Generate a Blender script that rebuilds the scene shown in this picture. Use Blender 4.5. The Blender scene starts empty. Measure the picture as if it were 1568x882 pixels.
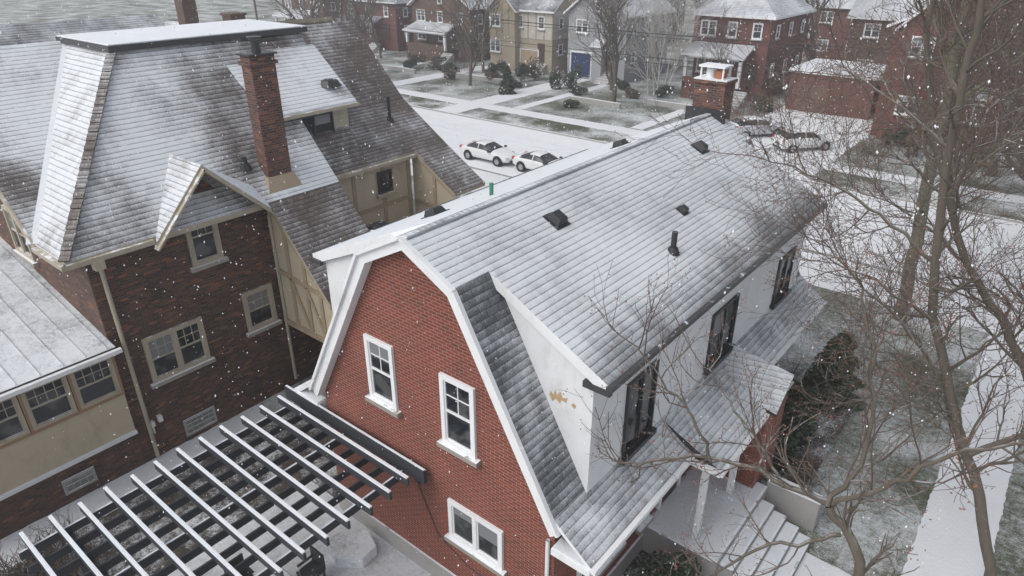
import bpy, math, random
from mathutils import Vector, Matrix
R=random.Random(7)
sc=bpy.context.scene
V=Vector
# ---------------------------------------------------------------- materials
def newmat(name):
    m=bpy.data.materials.new(name);m.use_nodes=True;nt=m.node_tree;nt.nodes.clear()
    out=nt.nodes.new('ShaderNodeOutputMaterial');b=nt.nodes.new('ShaderNodeBsdfPrincipled')
    nt.links.new(b.outputs[0],out.inputs[0]);return m,nt,b
class N:
    def __init__(s,nt): s.nt=nt
    def set(s,sock,v):
        if hasattr(v,'is_output') or isinstance(v,bpy.types.NodeSocket): s.nt.links.new(v,sock)
        elif v is not None:
            if isinstance(v,(tuple,list)) and len(v)==3 and sock.type=='RGBA': v=(*v,1)
            sock.default_value=v
    def node(s,t,**k):
        n=s.nt.nodes.new(t)
        for a,b in k.items(): setattr(n,a,b)
        return n
    def uv(s):return s.node('ShaderNodeTexCoord').outputs['UV']
    def pos(s):return s.node('ShaderNodeNewGeometry').outputs['Position']
    def noise(s,vec,scale,detail=3,rough=.55,dist=0):
        n=s.node('ShaderNodeTexNoise');s.set(n.inputs['Vector'],vec);n.inputs['Scale'].default_value=scale
        n.inputs['Detail'].default_value=detail;n.inputs['Roughness'].default_value=rough;n.inputs['Distortion'].default_value=dist
        return n.outputs['Fac']
    def m(s,op,a,b=None,c=None):
        n=s.node('ShaderNodeMath',operation=op);s.set(n.inputs[0],a)
        if b is not None:s.set(n.inputs[1],b)
        if c is not None:s.set(n.inputs[2],c)
        return n.outputs[0]
    def mr(s,v,a,b,c=0.,d=1.,smooth=True):
        n=s.node('ShaderNodeMapRange');n.interpolation_type='SMOOTHSTEP' if smooth else 'LINEAR'
        s.set(n.inputs[0],v)
        for i,x in enumerate((a,b,c,d)):s.set(n.inputs[i+1],x)
        return n.outputs[0]
    def mix(s,f,a,b,bt='MIX'):
        n=s.node('ShaderNodeMix',data_type='RGBA',blend_type=bt)
        s.set(n.inputs[0],f);s.set(n.inputs[6],a);s.set(n.inputs[7],b);return n.outputs[2]
    def scale(s,v,x):
        n=s.node('ShaderNodeVectorMath',operation='MULTIPLY');s.set(n.inputs[0],v);n.inputs[1].default_value=x;return n.outputs[0]
    def brick(s,vec,c1,c2,cm,w,h,ms,bias=0.,off=.5):
        n=s.node('ShaderNodeTexBrick');n.offset=off;s.set(n.inputs['Vector'],vec);s.set(n.inputs['Color1'],c1);s.set(n.inputs['Color2'],c2);s.set(n.inputs['Mortar'],cm)
        n.inputs['Scale'].default_value=1;n.inputs['Mortar Size'].default_value=ms;n.inputs['Mortar Smooth'].default_value=.2
        n.inputs['Bias'].default_value=bias;n.inputs['Brick Width'].default_value=w;n.inputs['Row Height'].default_value=h
        return n.outputs['Color'],n.outputs['Fac']
    def bump(s,b,h,st,d):
        n=s.node('ShaderNodeBump');n.inputs['Strength'].default_value=st;n.inputs['Distance'].default_value=d
        s.set(n.inputs['Height'],h);s.nt.links.new(n.outputs[0],b.inputs['Normal'])
    def grey(s,x):
        cc=s.node('ShaderNodeCombineColor')
        for i in range(3):s.set(cc.inputs[i],x)
        return cc.outputs[0]
SNOW=(.79,.82,.86)
def M_plain(name,c,rough=.6,var=.15,nscale=3.,snow=0.,bump=.0,metal=0.,dirt=None):
    m,nt,b=newmat(name);n=N(nt);p=n.pos()
    f=n.noise(p,nscale,4)
    c2=tuple(x*(1-var) for x in c);c1=tuple(min(1,x*(1+var)) for x in c)
    col=n.mix(f,c1,c2)
    if dirt:
        col=n.mix(n.mr(n.noise(n.scale(p,(1,1,.5)),1.6,5,.7),.5,.74,0,.7),col,dirt)
    if snow>0:
        sepn=n.node('ShaderNodeSeparateXYZ');n.set(sepn.inputs[0],n.node('ShaderNodeNewGeometry').outputs['Normal'])
        s=n.m('MULTIPLY',n.mr(sepn.outputs[2],.35,.75),n.mr(n.noise(p,4,4),.65-snow*.6,.8-snow*.6))
        col=n.mix(s,col,SNOW)
    n.set(b.inputs['Base Color'],col);b.inputs['Roughness'].default_value=rough;b.inputs['Metallic'].default_value=metal
    if bump: n.bump(b,n.noise(p,nscale*8,3),bump,.01)
    return m
def M_brick(name,c1,c2,cm,bias=0,w=.225,h=.076,extra=None,ms=.007,eth=(.55,.75)):
    m,nt,b=newmat(name);n=N(nt);uv=n.uv()
    col,fac=n.brick(uv,c1,c2,cm,w,h,ms,bias)
    if extra:
        sh=n.node('ShaderNodeVectorMath',operation='ADD');n.set(sh.inputs[0],uv);sh.inputs[1].default_value=(w*14,h*22,0)
        c3,_=n.brick(sh.outputs[0],(0,0,0),(1,1,1),(0,0,0),w,h,ms,-.25)
        col=n.mix(n.m('MULTIPLY',n.mr(c3,eth[0],eth[1]),n.m('SUBTRACT',1,fac)),col,extra)
    p=n.pos()
    v=n.mix(n.noise(p,.9,5,.65),(.62,.62,.64),(1.32,1.3,1.26))
    col=n.mix(1.,col,v,'MULTIPLY')
    v2=n.mix(n.noise(p,60,2),(.78,.78,.78),(1.22,1.22,1.22));col=n.mix(1.,col,v2,'MULTIPLY')
    col=n.mix(n.mr(n.noise(p,14,4,.75),.62,.80,0,.35),col,(.35,.31,.29))
    n.set(b.inputs['Base Color'],col);b.inputs['Roughness'].default_value=.85
    n.bump(b,n.m('ADD',n.m('MULTIPLY',fac,-1.),n.m('MULTIPLY',n.noise(p,90,2),.4)),.6,.008)
    return m
def M_shingle(name,c1,c2,snow,course=.15,tab=.3,ls=.45,zf=None,gain=.22,line=.55,bw=1.,lw=.16):
    m,nt,b=newmat(name);n=N(nt);uv=n.uv();p=n.pos()
    cb,fac=n.brick(uv,c1,c2,tuple(x*.5 for x in c1),tab,course,.009)
    sp=n.node('ShaderNodeSeparateXYZ');n.set(sp.inputs[0],uv)
    vv=n.m('ADD',sp.outputs[1],n.m('MULTIPLY',n.m('SUBTRACT',n.noise(p,2.5,2),.5),.02))
    fr=n.m('FRACT',n.m('DIVIDE',vv,course))
    big=n.noise(p,ls,4,.6);st=n.noise(n.scale(uv,(1.6,.35,1)),2.2,3)
    tabn=n.noise(n.scale(uv,(1/tab,1/course*.5,1)),1.,1)
    fine=n.noise(p,26,3,.7)
    big=n.m('ADD',n.m('MULTIPLY',n.m('SUBTRACT',big,.5),bw),.5)
    s=n.m('ADD',n.m('ADD',big,n.m('MULTIPLY',fine,.55)),n.m('ADD',n.m('MULTIPLY',fr,.22),n.m('MULTIPLY',n.m('ADD',st,tabn),.22)))
    if zf:
        sz=n.node('ShaderNodeSeparateXYZ');n.set(sz.inputs[0],p)
        zz=n.m('ADD',sz.outputs[2],n.m('MULTIPLY',n.m('SUBTRACT',n.noise(n.scale(p,(.2,1,.2)),1.7,3),.5),.5))
        s=n.m('SUBTRACT',s,n.mr(zz,zf[0],zf[1],zf[2],0))
    c=1.10+(.5-snow)*.9
    f=n.mr(s,c-gain,c+gain)
    cb=n.mix(n.noise(p,2.,3),cb,n.mix(1.,cb,(.6,.6,.62),'MULTIPLY'))
    col=n.mix(n.m('MULTIPLY',f,.95),cb,n.mix(n.noise(p,7,3),SNOW,(.64,.67,.71)))
    lv=n.m('MAXIMUM',n.mr(fr,.0,lw,line,1.,True),n.mr(n.noise(n.scale(uv,(2.2,6,1)),1.3,3),.5,.68,0.,1.))
    col=n.mix(1.,col,n.grey(lv),'MULTIPLY')  # thin shadow line at each course's butt edge, painted into the colour
    n.set(b.inputs['Base Color'],col);n.set(b.inputs['Roughness'],n.mr(f,0,1,.5,.8))
    n.bump(b,n.m('ADD',n.m('ADD',n.m('MULTIPLY',fr,-.8),n.m('MULTIPLY',fac,-.5)),n.m('ADD',n.m('MULTIPLY',fine,.35),n.m('MULTIPLY',f,.4))),.7,.02)
    return m
def M_ground(name,g1,g2,snow,sc1=.35,fs=9.,gain=.14,snc=SNOW,ca=.8):
    m,nt,b=newmat(name);n=N(nt);p=n.pos()
    a=n.noise(p,sc1,4,.6);f=n.noise(p,fs,5,.8);ff=n.noise(p,fs*5,2,.8)
    s=n.m('ADD',n.m('ADD',n.m('MULTIPLY',a,ca),n.m('MULTIPLY',f,.7)),n.m('MULTIPLY',ff,.5))
    c=.6+ca/2+(.5-snow)*.7
    g=n.mix(n.noise(p,2.2,4,.7),g1,g2);g=n.mix(n.noise(p,40,2),g,n.mix(1.,g,(.45,.45,.45),'MULTIPLY'))
    sn=n.mix(n.noise(p,.8,4),snc,tuple(x*.84 for x in snc))
    n.set(b.inputs['Base Color'],n.mix(n.mr(s,c-gain,c+gain),g,sn));b.inputs['Roughness'].default_value=.9
    n.bump(b,n.m('ADD',f,ff),.5,.04)
    return m
def M_glass(name,c=(.02,.024,.028),r=.08,cur=.15):
    m,nt,b=newmat(name);n=N(nt);p=n.pos()
    f=n.noise(p,1.6,2,.5)
    n.set(b.inputs['Base Color'],n.mix(n.mr(f,.5,.62,0,cur),c,(.45,.44,.42)));b.inputs['Roughness'].default_value=r
    b.inputs['IOR'].default_value=1.5
    n.bump(b,n.noise(p,1.2,1),.08,.03)
    return m
def M_bark(name,c1,c2,snow=.25):
    m,nt,b=newmat(name);n=N(nt);p=n.pos()
    col=n.mix(n.noise(n.scale(p,(1,1,.35)),9,5,.7),c1,c2)
    sp=n.node('ShaderNodeSeparateXYZ');n.set(sp.inputs[0],n.node('ShaderNodeNewGeometry').outputs['Normal'])
    col=n.mix(n.m('MULTIPLY',n.mr(sp.outputs[2],.45,.9),n.mr(n.noise(p,6,3),.4,.6,0,snow)),col,SNOW)
    n.set(b.inputs['Base Color'],col);b.inputs['Roughness'].default_value=.9
    n.bump(b,n.noise(n.scale(p,(1,1,.3)),22,4),.6,.02);return m
def M_leaf(name,c1,c2,snow=.2):
    m,nt,b=newmat(name);n=N(nt);p=n.pos()
    col=n.mix(n.noise(p,3,4,.7),c1,c2)
    sp=n.node('ShaderNodeSeparateXYZ');n.set(sp.inputs[0],n.node('ShaderNodeNewGeometry').outputs['Normal'])
    col=n.mix(n.m('MULTIPLY',n.mr(n.m('ABSOLUTE',sp.outputs[2]),.5,.95),n.mr(n.noise(p,9,3),.5,.65,0,snow)),col,SNOW)
    n.set(b.inputs['Base Color'],col);b.inputs['Roughness'].default_value=.8;return m

mRedBrick=M_brick('red_brick',(.22,.05,.032),(.14,.036,.026),(.31,.19,.15),-.1,extra=(.095,.03,.026),eth=(.7,.9),ms=.009)
mBrownBrick=M_brick('brown_brick',(.125,.062,.042),(.042,.030,.028),(.13,.107,.09),-.1,extra=(.25,.10,.05))
mChimBrick=M_brick('chimney_brick',(.17,.065,.042),(.055,.032,.027),(.15,.13,.12),0,extra=(.27,.10,.055),ms=.01)
mFarBrick=M_brick('far_brick',(.17,.06,.045),(.12,.045,.036),(.2,.14,.12),0,w=.3,h=.11)
mFarBrick2=M_brick('far_brick_brown',(.14,.085,.06),(.09,.055,.042),(.18,.15,.12),0,w=.3,h=.11)
mWhite=M_plain('white_trim',(.77,.78,.80),.5,.05,dirt=(.58,.57,.55))
mStucco=M_plain('white_stucco',(.71,.72,.74),.85,.06,2,bump=.3,dirt=(.56,.56,.55))
mPeel=M_plain('bare_sheathing',(.47,.33,.18),.8,.3,9)
mBeige=M_plain('beige_stucco',(.50,.43,.32),.8,.08,2,bump=.3,dirt=(.37,.32,.24))
mBeigeTrim=M_plain('beige_trim',(.41,.36,.28),.55,.08,snow=.3,dirt=(.28,.25,.2))
mWoodTrim=M_plain('brown_wood',(.30,.18,.10),.6,.2)
mTimber=M_plain('timber',(.37,.29,.2),.7,.1)
mSill=M_plain('stone_sill',(.30,.28,.25),.85,.15,8,snow=.55)
mSillS=M_plain('stone_sill_snowy',(.33,.31,.28),.85,.15,8,snow=.9)
mDark=M_plain('dark_metal',(.03,.032,.035),.45,.2,snow=.12)
mGutter=M_plain('gutter_dark',(.05,.05,.052),.4,.2,snow=.12)
mSnow=M_ground('snow_cover',(.5,.52,.54),(.58,.6,.62),1.2,.8,5,.3)
mSnowThin=M_ground('thin_snow',(.16,.17,.18),(.25,.26,.27),.66,.8,7,.25)
mGlass=M_glass('window_glass');mGlassF=M_glass('window_glass_far',(.05,.055,.06),.15,.3)
mGlassBlk=M_glass('glass_block',(.16,.19,.17),.3,.4)
mRoofR=M_shingle('asphalt_shingle_snowy',(.14,.15,.16),(.205,.215,.23),.76,.155,.32,.32,zf=(7.15,7.8,.42),gain=.40,line=.46,bw=1.0,lw=.24)
mRoofStrip=M_shingle('asphalt_shingle_dark',(.08,.087,.095),(.145,.155,.165),.36,.155,.32,.7,gain=.3,line=.6)
mRoofPent=M_shingle('asphalt_shingle_pent',(.11,.12,.13),(.19,.20,.21),.60,.155,.3,.8,gain=.32)
mRoofSnow=M_shingle('asphalt_shingle_deep_snow',(.3,.32,.34),(.4,.41,.43),1.4,.19,.32,.5,gain=.4,line=.96)
mRoofL=M_shingle('brown_shingle_snowy',(.105,.088,.08),(.185,.16,.142),.58,.16,.2,.26,gain=.30,line=.42,bw=1.7,lw=.25)
mRoofL2=M_shingle('brown_shingle_bare',(.105,.082,.07),(.185,.15,.13),.28,.16,.2,.5,gain=.28,line=.42,lw=.25)
mRoofL3=M_shingle('brown_shingle_white',(.15,.13,.12),(.22,.19,.17),.72,.16,.2,.7,gain=.35,line=.5,bw=1.3,lw=.25)
mRoofFar=M_shingle('far_shingle',(.09,.095,.105),(.15,.155,.165),.62,.22,.4,.3,gain=.35)
mRoofFarD=M_shingle('far_shingle_dark',(.06,.062,.068),(.10,.10,.105),.38,.22,.4,.3,gain=.35)
mLawn=M_ground('lawn_snow_patches',(.065,.088,.038),(.10,.10,.055),.45,.22,5.,.21,(.67,.70,.72),1.0)
mLawnG=M_ground('verge_grass',(.07,.09,.045),(.10,.10,.055),.46,.25,6.,.2,(.70,.73,.75),1.4)
mRoad=M_ground('road_snow',(.32,.33,.34),(.40,.41,.42),1.2,.15,2.,.3,(.80,.82,.85))
mTrack=M_ground('tyre_track',(.46,.47,.48),(.55,.56,.57),.8,.3,3.,.3)
mWalk=M_ground('sidewalk_snow',(.3,.3,.3),(.42,.42,.42),1.0,.4,5.,.3,(.79,.81,.84))
mPatio=M_ground('patio_snow',(.16,.155,.15),(.22,.22,.22),.76,.5,6.,.3,(.68,.70,.73))
mSoil=M_ground('garden_bed_soil',(.05,.038,.028),(.09,.07,.05),.38,.8,9.,.14)
mKerb=M_plain('kerb_concrete',(.35,.34,.33),.9,.15,4,snow=.6)
mPerg=M_plain('pergola_stained_wood',(.038,.042,.05),.6,.25,6)
mTan=M_plain('tan_render',(.36,.31,.24),.85,.1);mGrey=M_plain('grey_siding',(.33,.34,.36),.8,.08)
mCream=M_plain('cream_paint',(.5,.47,.42),.8,.08)
mBlue=M_plain('blue_door',(.025,.045,.12),.4,.1);mDoor=M_plain('dark_door',(.07,.04,.03),.5,.2)
mBark=M_bark('bark_grey_brown',(.075,.062,.05),(.15,.13,.10));mBarkG=M_bark('bark_green_grey',(.11,.11,.07),(.2,.19,.14))
mTwig=M_bark('twig_bark',(.075,.056,.046),(.135,.10,.08),.3);mBirch=M_bark('pale_bark',(.4,.38,.35),(.6,.58,.55))
mBuds=M_leaf('clinging_buds_dry',(.26,.11,.065),(.16,.07,.045),.0)
mConif=M_leaf('conifer_needles',(.018,.034,.016),(.06,.08,.04),.25)
mHedge=M_leaf('brown_shrub',(.09,.065,.04),(.16,.12,.08),.35)
mCarW=M_plain('car_paint_white',(.76,.77,.78),.25,.03);mCarG=M_plain('car_paint_silver',(.55,.57,.6),.25,.05,snow=.7)
mTyre=M_plain('tyre_rubber',(.02,.02,.02),.8);mHub=M_plain('alloy',(.4,.4,.42),.3,metal=.6)
mRed=M_plain('tail_light_red',(.5,.02,.02),.2,.05);mLamp=M_plain('head_lamp',(.6,.62,.65),.1,.05)
mGreen=M_plain('green_pipe',(.05,.2,.13),.5)
mRubber=M_plain('vent_black',(.025,.027,.03),.5,.2,snow=.1)
mCopper=M_plain('clay_pot',(.35,.13,.06),.7)
# ---------------------------------------------------------------- mesh builder
class MB:
    def __init__(s): s.v=[];s.f=[]
    def poly(s,pts):
        i=len(s.v);s.v+=[tuple(p) for p in pts];s.f.append(tuple(range(i,i+len(pts))))
    def ob(s,o,r,u,n,x0,x1,y0,y1,z0,z1):
        o=V(o);r=V(r);u=V(u);n=V(n);i=len(s.v)
        for z in (z0,z1):
            for (x,y) in ((x0,y0),(x1,y0),(x1,y1),(x0,y1)): s.v.append(tuple(o+r*x+u*y+n*z))
        s.f+=[(i+3,i+2,i+1,i),(i+4,i+5,i+6,i+7),(i,i+1,i+5,i+4),(i+1,i+2,i+6,i+5),(i+2,i+3,i+7,i+6),(i+3,i,i+4,i+7)]
    def box(s,a,b): s.ob((0,0,0),(1,0,0),(0,1,0),(0,0,1),a[0],b[0],a[1],b[1],a[2],b[2])
    def beam(s,p,q,w,h,up=(0,0,1)):
        p=V(p);q=V(q);d=q-p;L=d.length;d.normalize();up=V(up);r=d.cross(up).normalized();u=r.cross(d)
        s.ob(p,r,u,d,-w/2,w/2,-h/2,h/2,0,L)
    def tube(s,path,rad,k=5,cap=False):
        i0=len(s.v);n=len(path);path=[V(p) for p in path];ref=None
        for j,p in enumerate(path):
            d=(path[min(j+1,n-1)]-path[max(j-1,0)]);d=d.normalized() if d.length>1e-6 else V((0,0,1))
            if ref is None: ref=d.orthogonal().normalized()
            ref=(ref-d*ref.dot(d));ref=ref.normalized() if ref.length>1e-5 else d.orthogonal().normalized()
            b=d.cross(ref)
            for a in range(k):
                t=2*math.pi*a/k;s.v.append(tuple(p+(ref*math.cos(t)+b*math.sin(t))*rad[j]))
        for j in range(n-1):
            for a in range(k):
                a2=(a+1)%k;s.f.append((i0+j*k+a,i0+j*k+a2,i0+(j+1)*k+a2,i0+(j+1)*k+a))
        if cap:
            s.f.append(tuple(i0+(n-1)*k+a for a in range(k)));s.f.append(tuple(i0+a for a in reversed(range(k))))
    def slab(s,pts,t,side=None):
        s.poly(pts);side=side or s
        lo=[V(p)-V((0,0,t)) for p in pts];n=len(pts)
        for i in range(n):
            j=(i+1)%n;side.poly([pts[j],pts[i],lo[i],lo[j]])
        side.poly(list(reversed(lo)))
def empty(name,loc=(0,0,0)):
    e=bpy.data.objects.new(name,None);e.location=loc;e.empty_display_size=.3;sc.collection.objects.link(e);return e
def mk(name,mb,mat,parent=None,smooth=False,bevel=0):
    if not mb.f: return None
    me=bpy.data.meshes.new(name);me.from_pydata(mb.v,[],mb.f);me.update()
    if len(mb.f)<6000:
        uvl=me.uv_layers.new(name='UVMap').data
        vs=me.vertices
        for p in me.polygons:
            n=p.normal
            if abs(n.z)>.995: t=V((1,0,0));b=V((0,1,0))
            else:
                t=n.cross(V((0,0,1))).normalized();b=t.cross(n).normalized()
                if b.z<0:b=-b
            for li in p.loop_indices:
                c=vs[me.loops[li].vertex_index].co;uvl[li].uv=(c.dot(t),c.dot(b))
    if smooth: me.polygons.foreach_set('use_smooth',[True]*len(me.polygons))
    o=bpy.data.objects.new(name,me);sc.collection.objects.link(o)
    me.materials.append(mat)
    if parent:
        o.parent=parent
        o.matrix_parent_inverse=Matrix.Translation(-parent.location)
    if bevel:
        bm=o.modifiers.new('bevel','BEVEL');bm.width=bevel;bm.segments=2;bm.limit_method='ANGLE'
    return o
Z=(0,0,1)
def win(G,o,r,n,w,h,cols=1,hung=True,mx=0,my=0,ft=.08,sill=True,bars_low=False,proud=.07):
    o=V(o)
    fr=G['frame'];gl=G['glass']
    def fb(x0,x1,y0,y1,z=proud): fr.ob(o,r,Z,n,x0,x1,y0,y1,0,z)
    fb(0,w,h-ft,h);fb(0,w,0,ft);fb(0,ft,ft,h-ft);fb(w-ft,w,ft,h-ft)
    gl.ob(o,r,Z,n,ft,w-ft,ft,h-ft,0,.012)
    cw=(w-ft)/cols
    for c in range(cols):
        x0=c*cw+ft;x1=(c+1)*cw
        if c>0: fb(x0-ft,x0,ft,h-ft)
        s=.035
        fb(x0,x0+s,ft,h-ft,.04);fb(x1-s,x1,ft,h-ft,.04);fb(x0+s,x1-s,ft,ft+s,.04);fb(x0+s,x1-s,h-ft-s,h-ft,.04)
        if hung: fb(x0+s,x1-s,h*.5-.025,h*.5+.025,.045)
        lo=h*.5+.025 if (hung and not bars_low) else ft+s
        for k in range(1,mx):
            xx=x0+(x1-x0)*k/mx;fb(xx-.011,xx+.011,lo,h-ft-s,.025)
        for k in range(1,my):
            yy=lo+(h-ft-lo)*k/my;fb(x0+s,x1-s,yy-.011,yy+.011,.028)
        if G.get('blind') is not None:
            bh=R.choice([.0,.25,.45])*(h-2*ft)
            if bh: G['blind'].ob(o,r,Z,n,x0+s,x1-s,h-ft-s-bh,h-ft-s,.012,.016)
    if sill: G['sill'].ob(o,r,Z,n,-.1,w+.1,-.13,-.002,0,.15)
mBlind=M_plain('window_blind',(.2,.21,.22),.3,.1)
def G3(b=True): return {'frame':MB(),'glass':MB(),'sill':MB(),'blind':MB() if b else None}
def G3out(G,par,fm,gm,sm):
    mk('window_frames',G['frame'],fm,par);mk('window_glass',G['glass'],gm,par);mk('window_sills',G['sill'],sm,par,bevel=.01)
    if G['blind']: mk('window_blinds',G['blind'],mBlind,par)
# ================================================================= RED BRICK HOUSE
red=empty('red_brick_gambrel_house',(-9.17,15,0))
cx=-9.17;yN=8.0;yW=8.2;yF=22.0;yB=21.8
SL=.438
w=MB()
pr=[(-3.62,0),(-3.62,4.5),(-1.29,8.52),(0,9.18),(1.29,8.52),(3.62,4.5),(3.62,0)]
w.poly([(cx+x,yW,z) for x,z in pr][::-1])
w.poly([(cx+x,yB,z) for x,z in pr])
w.poly([(cx+3.62,yW,0),(cx+3.62,yB,0),(cx+3.62,yB,4.4),(cx+3.62,yW,4.4)])
w.poly([(cx-3.62,yB,0),(cx-3.62,yW,0),(cx-3.62,yW,4.4),(cx-3.62,yB,4.4)])
mk('brick_walls',w,mRedBrick,red)
fd=MB();fd.box((cx-3.66,yW-.05,-.2),(cx+3.68,yB+.04,.55));mk('foundation',fd,mKerb,red)
top=MB();topS=MB();strip=MB();pent=MB();side=MB()
def P(dx,y,z): return (cx+dx,y,z)
T=.13
yd0=8.94;yd1=21.45
top.slab([P(0,yN,9.3),P(1.35,yN,8.6),P(1.35,yd0,8.6),P(4.13,yd0,7.16),P(4.13,yd1,7.16),P(1.35,yd1,8.6),P(1.35,yF,8.6),P(0,yF,9.3)],T,side)
topS.slab([P(0,yd0,9.3),P(-1.35,yd0,8.6),P(-1.35,yN,8.6),P(0,yN,9.3)],T,side)
topS.slab([P(0,yF,9.3),P(-4.45,yF-.4,9.3-4.45*SL),P(-4.45,yd0,9.3-4.45*SL),P(0,yd0,9.3)],T,side)
for sgn in (1,-1):
    for (a,b) in ((yN,yd0+.25),(yd1-.25,yF)):
        q=[P(sgn*1.36,a,8.592),P(sgn*3.85,a,4.15),P(sgn*3.85,b,4.15),P(sgn*1.36,b,8.592)]
        if sgn<0:q=q[::-1]
        strip.slab(q,T,side)
    q=[P(sgn*3.72,yN,4.38),P(sgn*4.6,yN,3.72),P(sgn*4.6,yF,3.72),P(sgn*3.72,yF,4.38)]
    if sgn<0:q=q[::-1]
    pent.slab(q,.1,side)
mk('dormer_roof_shingles',top,mRoofR,red);mk('left_roof_snow',topS,mRoofSnow,red);mk('gambrel_shingle_strip',strip,mRoofStrip,red)
mk('pent_roof_shingles',pent,mRoofPent,red);mk('roof_edges',side,mWhite,red)
bb=MB()
prof=[(-4.62,3.70),(-3.86,4.13),(-1.36,8.58),(0,9.29),(1.36,8.58),(3.86,4.13),(4.62,3.70)]
def off(i,d):
    p=V(prof[i]);a=V(prof[i-1]) if i>0 else None;b=V(prof[i+1]) if i<len(prof)-1 else None
    def nrm(u,v): t=(v-u).normalized();return V((t.y,-t.x))
    ns=[]
    if a:ns.append(nrm(a,p))
    if b:ns.append(nrm(p,b))
    n=sum(ns,V((0,0)));n.normalize();k=d/max(.4,n.dot(ns[0]));return p+n*k
for i in range(1,5):
    d=.27
    a,b=V(prof[i]),V(prof[i+1]);c,e=off(i+1,d),off(i,d)
    y0,y1=yN-.03,yW-.001
    pts=[P(a.x,y0,a.y-.02),P(e.x,y0,e.y),P(c.x,y0,c.y),P(b.x,y0,b.y-.02)]
    bb.poly(pts);bk=[(p[0],y1,p[2]) for p in pts];bb.poly(bk[::-1])
    bb.poly([pts[1],bk[1],bk[2],pts[2]]);bb.poly([pts[0],pts[3],bk[3],bk[0]])
for i in range(1,5):
    a,b=prof[i],prof[i+1]
    bb.beam(P(a[0],yN-.05,a[1]-.03),P(b[0],yN-.05,b[1]-.03),.07,.10,(0,1,0))
mk('barge_boards',bb,mWhite,red)
rc=MB();rc.beam(P(.06,yN,9.275),P(.06,yF,9.275),.16,.04);mk('ridge_cap',rc,mRoofPent,red)
dw=MB()
for sgn in (1,-1):
    ex=3.78 if sgn>0 else 4.1;zt_=7.22 if sgn>0 else 7.4
    for y in (yd0+.12,yd1-.12):
        dw.poly([P(sgn*1.3,y,8.52),P(sgn*3.76,y,4.25),P(sgn*ex,y,4.25),P(sgn*ex,y,zt_)])
    dw.poly([P(sgn*ex,yd0+.12,4.2),P(sgn*ex,yd1-.12,4.2),P(sgn*ex,yd1-.12,zt_),P(sgn*ex,yd0+.12,zt_)])
mk('dormer_stucco_walls',dw,mStucco,red)
ft=MB()
ft.beam(P(1.45,yd0+.02,8.42),P(4.1,yd0+.02,7.03),.05,.2,(0,0,1))
ft.beam(P(-1.45,yd0+.02,8.52),P(-4.42,yd0+.02,7.2),.05,.2,(0,0,1))
mk('dormer_verge_boards',ft,mWhite,red)
pe=MB();o=V(P(3.0,yd0+.115,6.3))
blob=[(-.22,.0),(-.19,.1),(-.12,.03),(-.08,.17),(-.03,.05),(.04,.19),(.1,.05),(.22,.1),(.18,-.03),(.08,-.0),(.04,-.1),(-.06,-.03),(-.14,-.13)]
pe.poly([(o.x+a,o.y,o.z+b) for a,b in blob])
blob=[(.3,-.02),(.36,.05),(.42,.0),(.38,-.08)];pe.poly([(o.x+a,o.y,o.z+b) for a,b in blob]);mk('peeled_paint_patch',pe,mPeel,red)
gu=MB()
gu.beam(P(4.17,yd0-.02,7.08),P(4.17,yd1,7.08),.12,.12);gu.beam(P(-4.5,yd0-.02,7.27),P(-4.5,yd1,7.27),.12,.12)
gu.box(P(3.62,yd0-.03,6.93),P(4.2,yd0+.08,7.06))
gu.box(P(-4.55,yd0-.06,7.14),P(-4.1,yd0+.05,7.26))
mk('dormer_gutters',gu,mGutter,red)
gw=MB()
gw.beam(P(4.66,yN-.02,3.66),P(4.66,12.2,3.66),.11,.11);gw.beam(P(4.66,16.9,3.66),P(4.66,yF,3.66),.11,.11);gw.beam(P(-4.66,yN-.02,3.66),P(-4.66,yF,3.66),.11,.11)
for s in (1,-1):
    gw.box((min(cx+s*3.7,cx+s*4.6),yN-.04,3.5),(max(cx+s*3.7,cx+s*4.6),yN+.3,3.66))
    gw.box((min(cx+s*3.66,cx+s*4.5),yN+.3,3.5),(max(cx+s*3.66,cx+s*4.5),yF,3.6))
gw.tube([P(3.5,yW-.06,3.6),P(3.5,yW-.06,.2)],[.045,.045],8)
mk('eave_gutters',gw,mWhite,red)
gs=MB();gs.box(P(3.72,yN-.02,3.662),P(4.62,yN+.28,3.70));gs.box(P(-4.6,yN-.02,3.662),P(-3.72,yN+.28,3.70));mk('eave_return_snow',gs,mSnow,red,bevel=.01)
G=G3();r=(1,0,0);n=(0,-1,0)
win(G,(-10.87,yW,4.75),r,n,.92,1.68,mx=2,my=2,ft=.11)
win(G,(-8.52,yW,4.62),r,n,.95,1.76,mx=2,my=2,ft=.11)
win(G,(-8.47,yW,1.86),r,n,1.6,1.14,cols=2,hung=False,ft=.11)
G3out(G,red,mWhite,mGlass,mSill)
G=G3();r=(0,1,0);n=(1,0,0);xw=cx+3.78
for (y,z,ww,hh,c) in ((10.35,4.42,1.25,1.85,2),(14.45,4.55,1.55,1.55,2),(19.1,4.5,1.3,1.45,2)):
    win(G,(xw,y,z),r,n,ww,hh,cols=c,hung=False,ft=.06)
G3out(G,red,mDark,mGlass,mDark)
G=G3();xw=cx+3.62
win(G,(xw,9.1,1.25),r,n,1.9,1.5,cols=2,hung=False,ft=.12);win(G,(xw,17.6,1.25),r,n,1.8,1.5,cols=2,hung=False,ft=.12)
win(G,(xw,11.9,1.0),r,n,.5,1.9,hung=False)
G3out(G,red,mWhite,mGlass,mSill)
dr=MB();dr.box((xw,13.0,.92),(xw+.06,13.95,3.0));mk('front_door',dr,mDoor,red)
df=MB();df.box((xw,12.85,.92),(xw+.1,12.99,3.15));df.box((xw,13.96,.92),(xw+.1,14.1,3.15));df.box((xw,12.99,3.01),(xw+.1,13.96,3.15));
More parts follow.
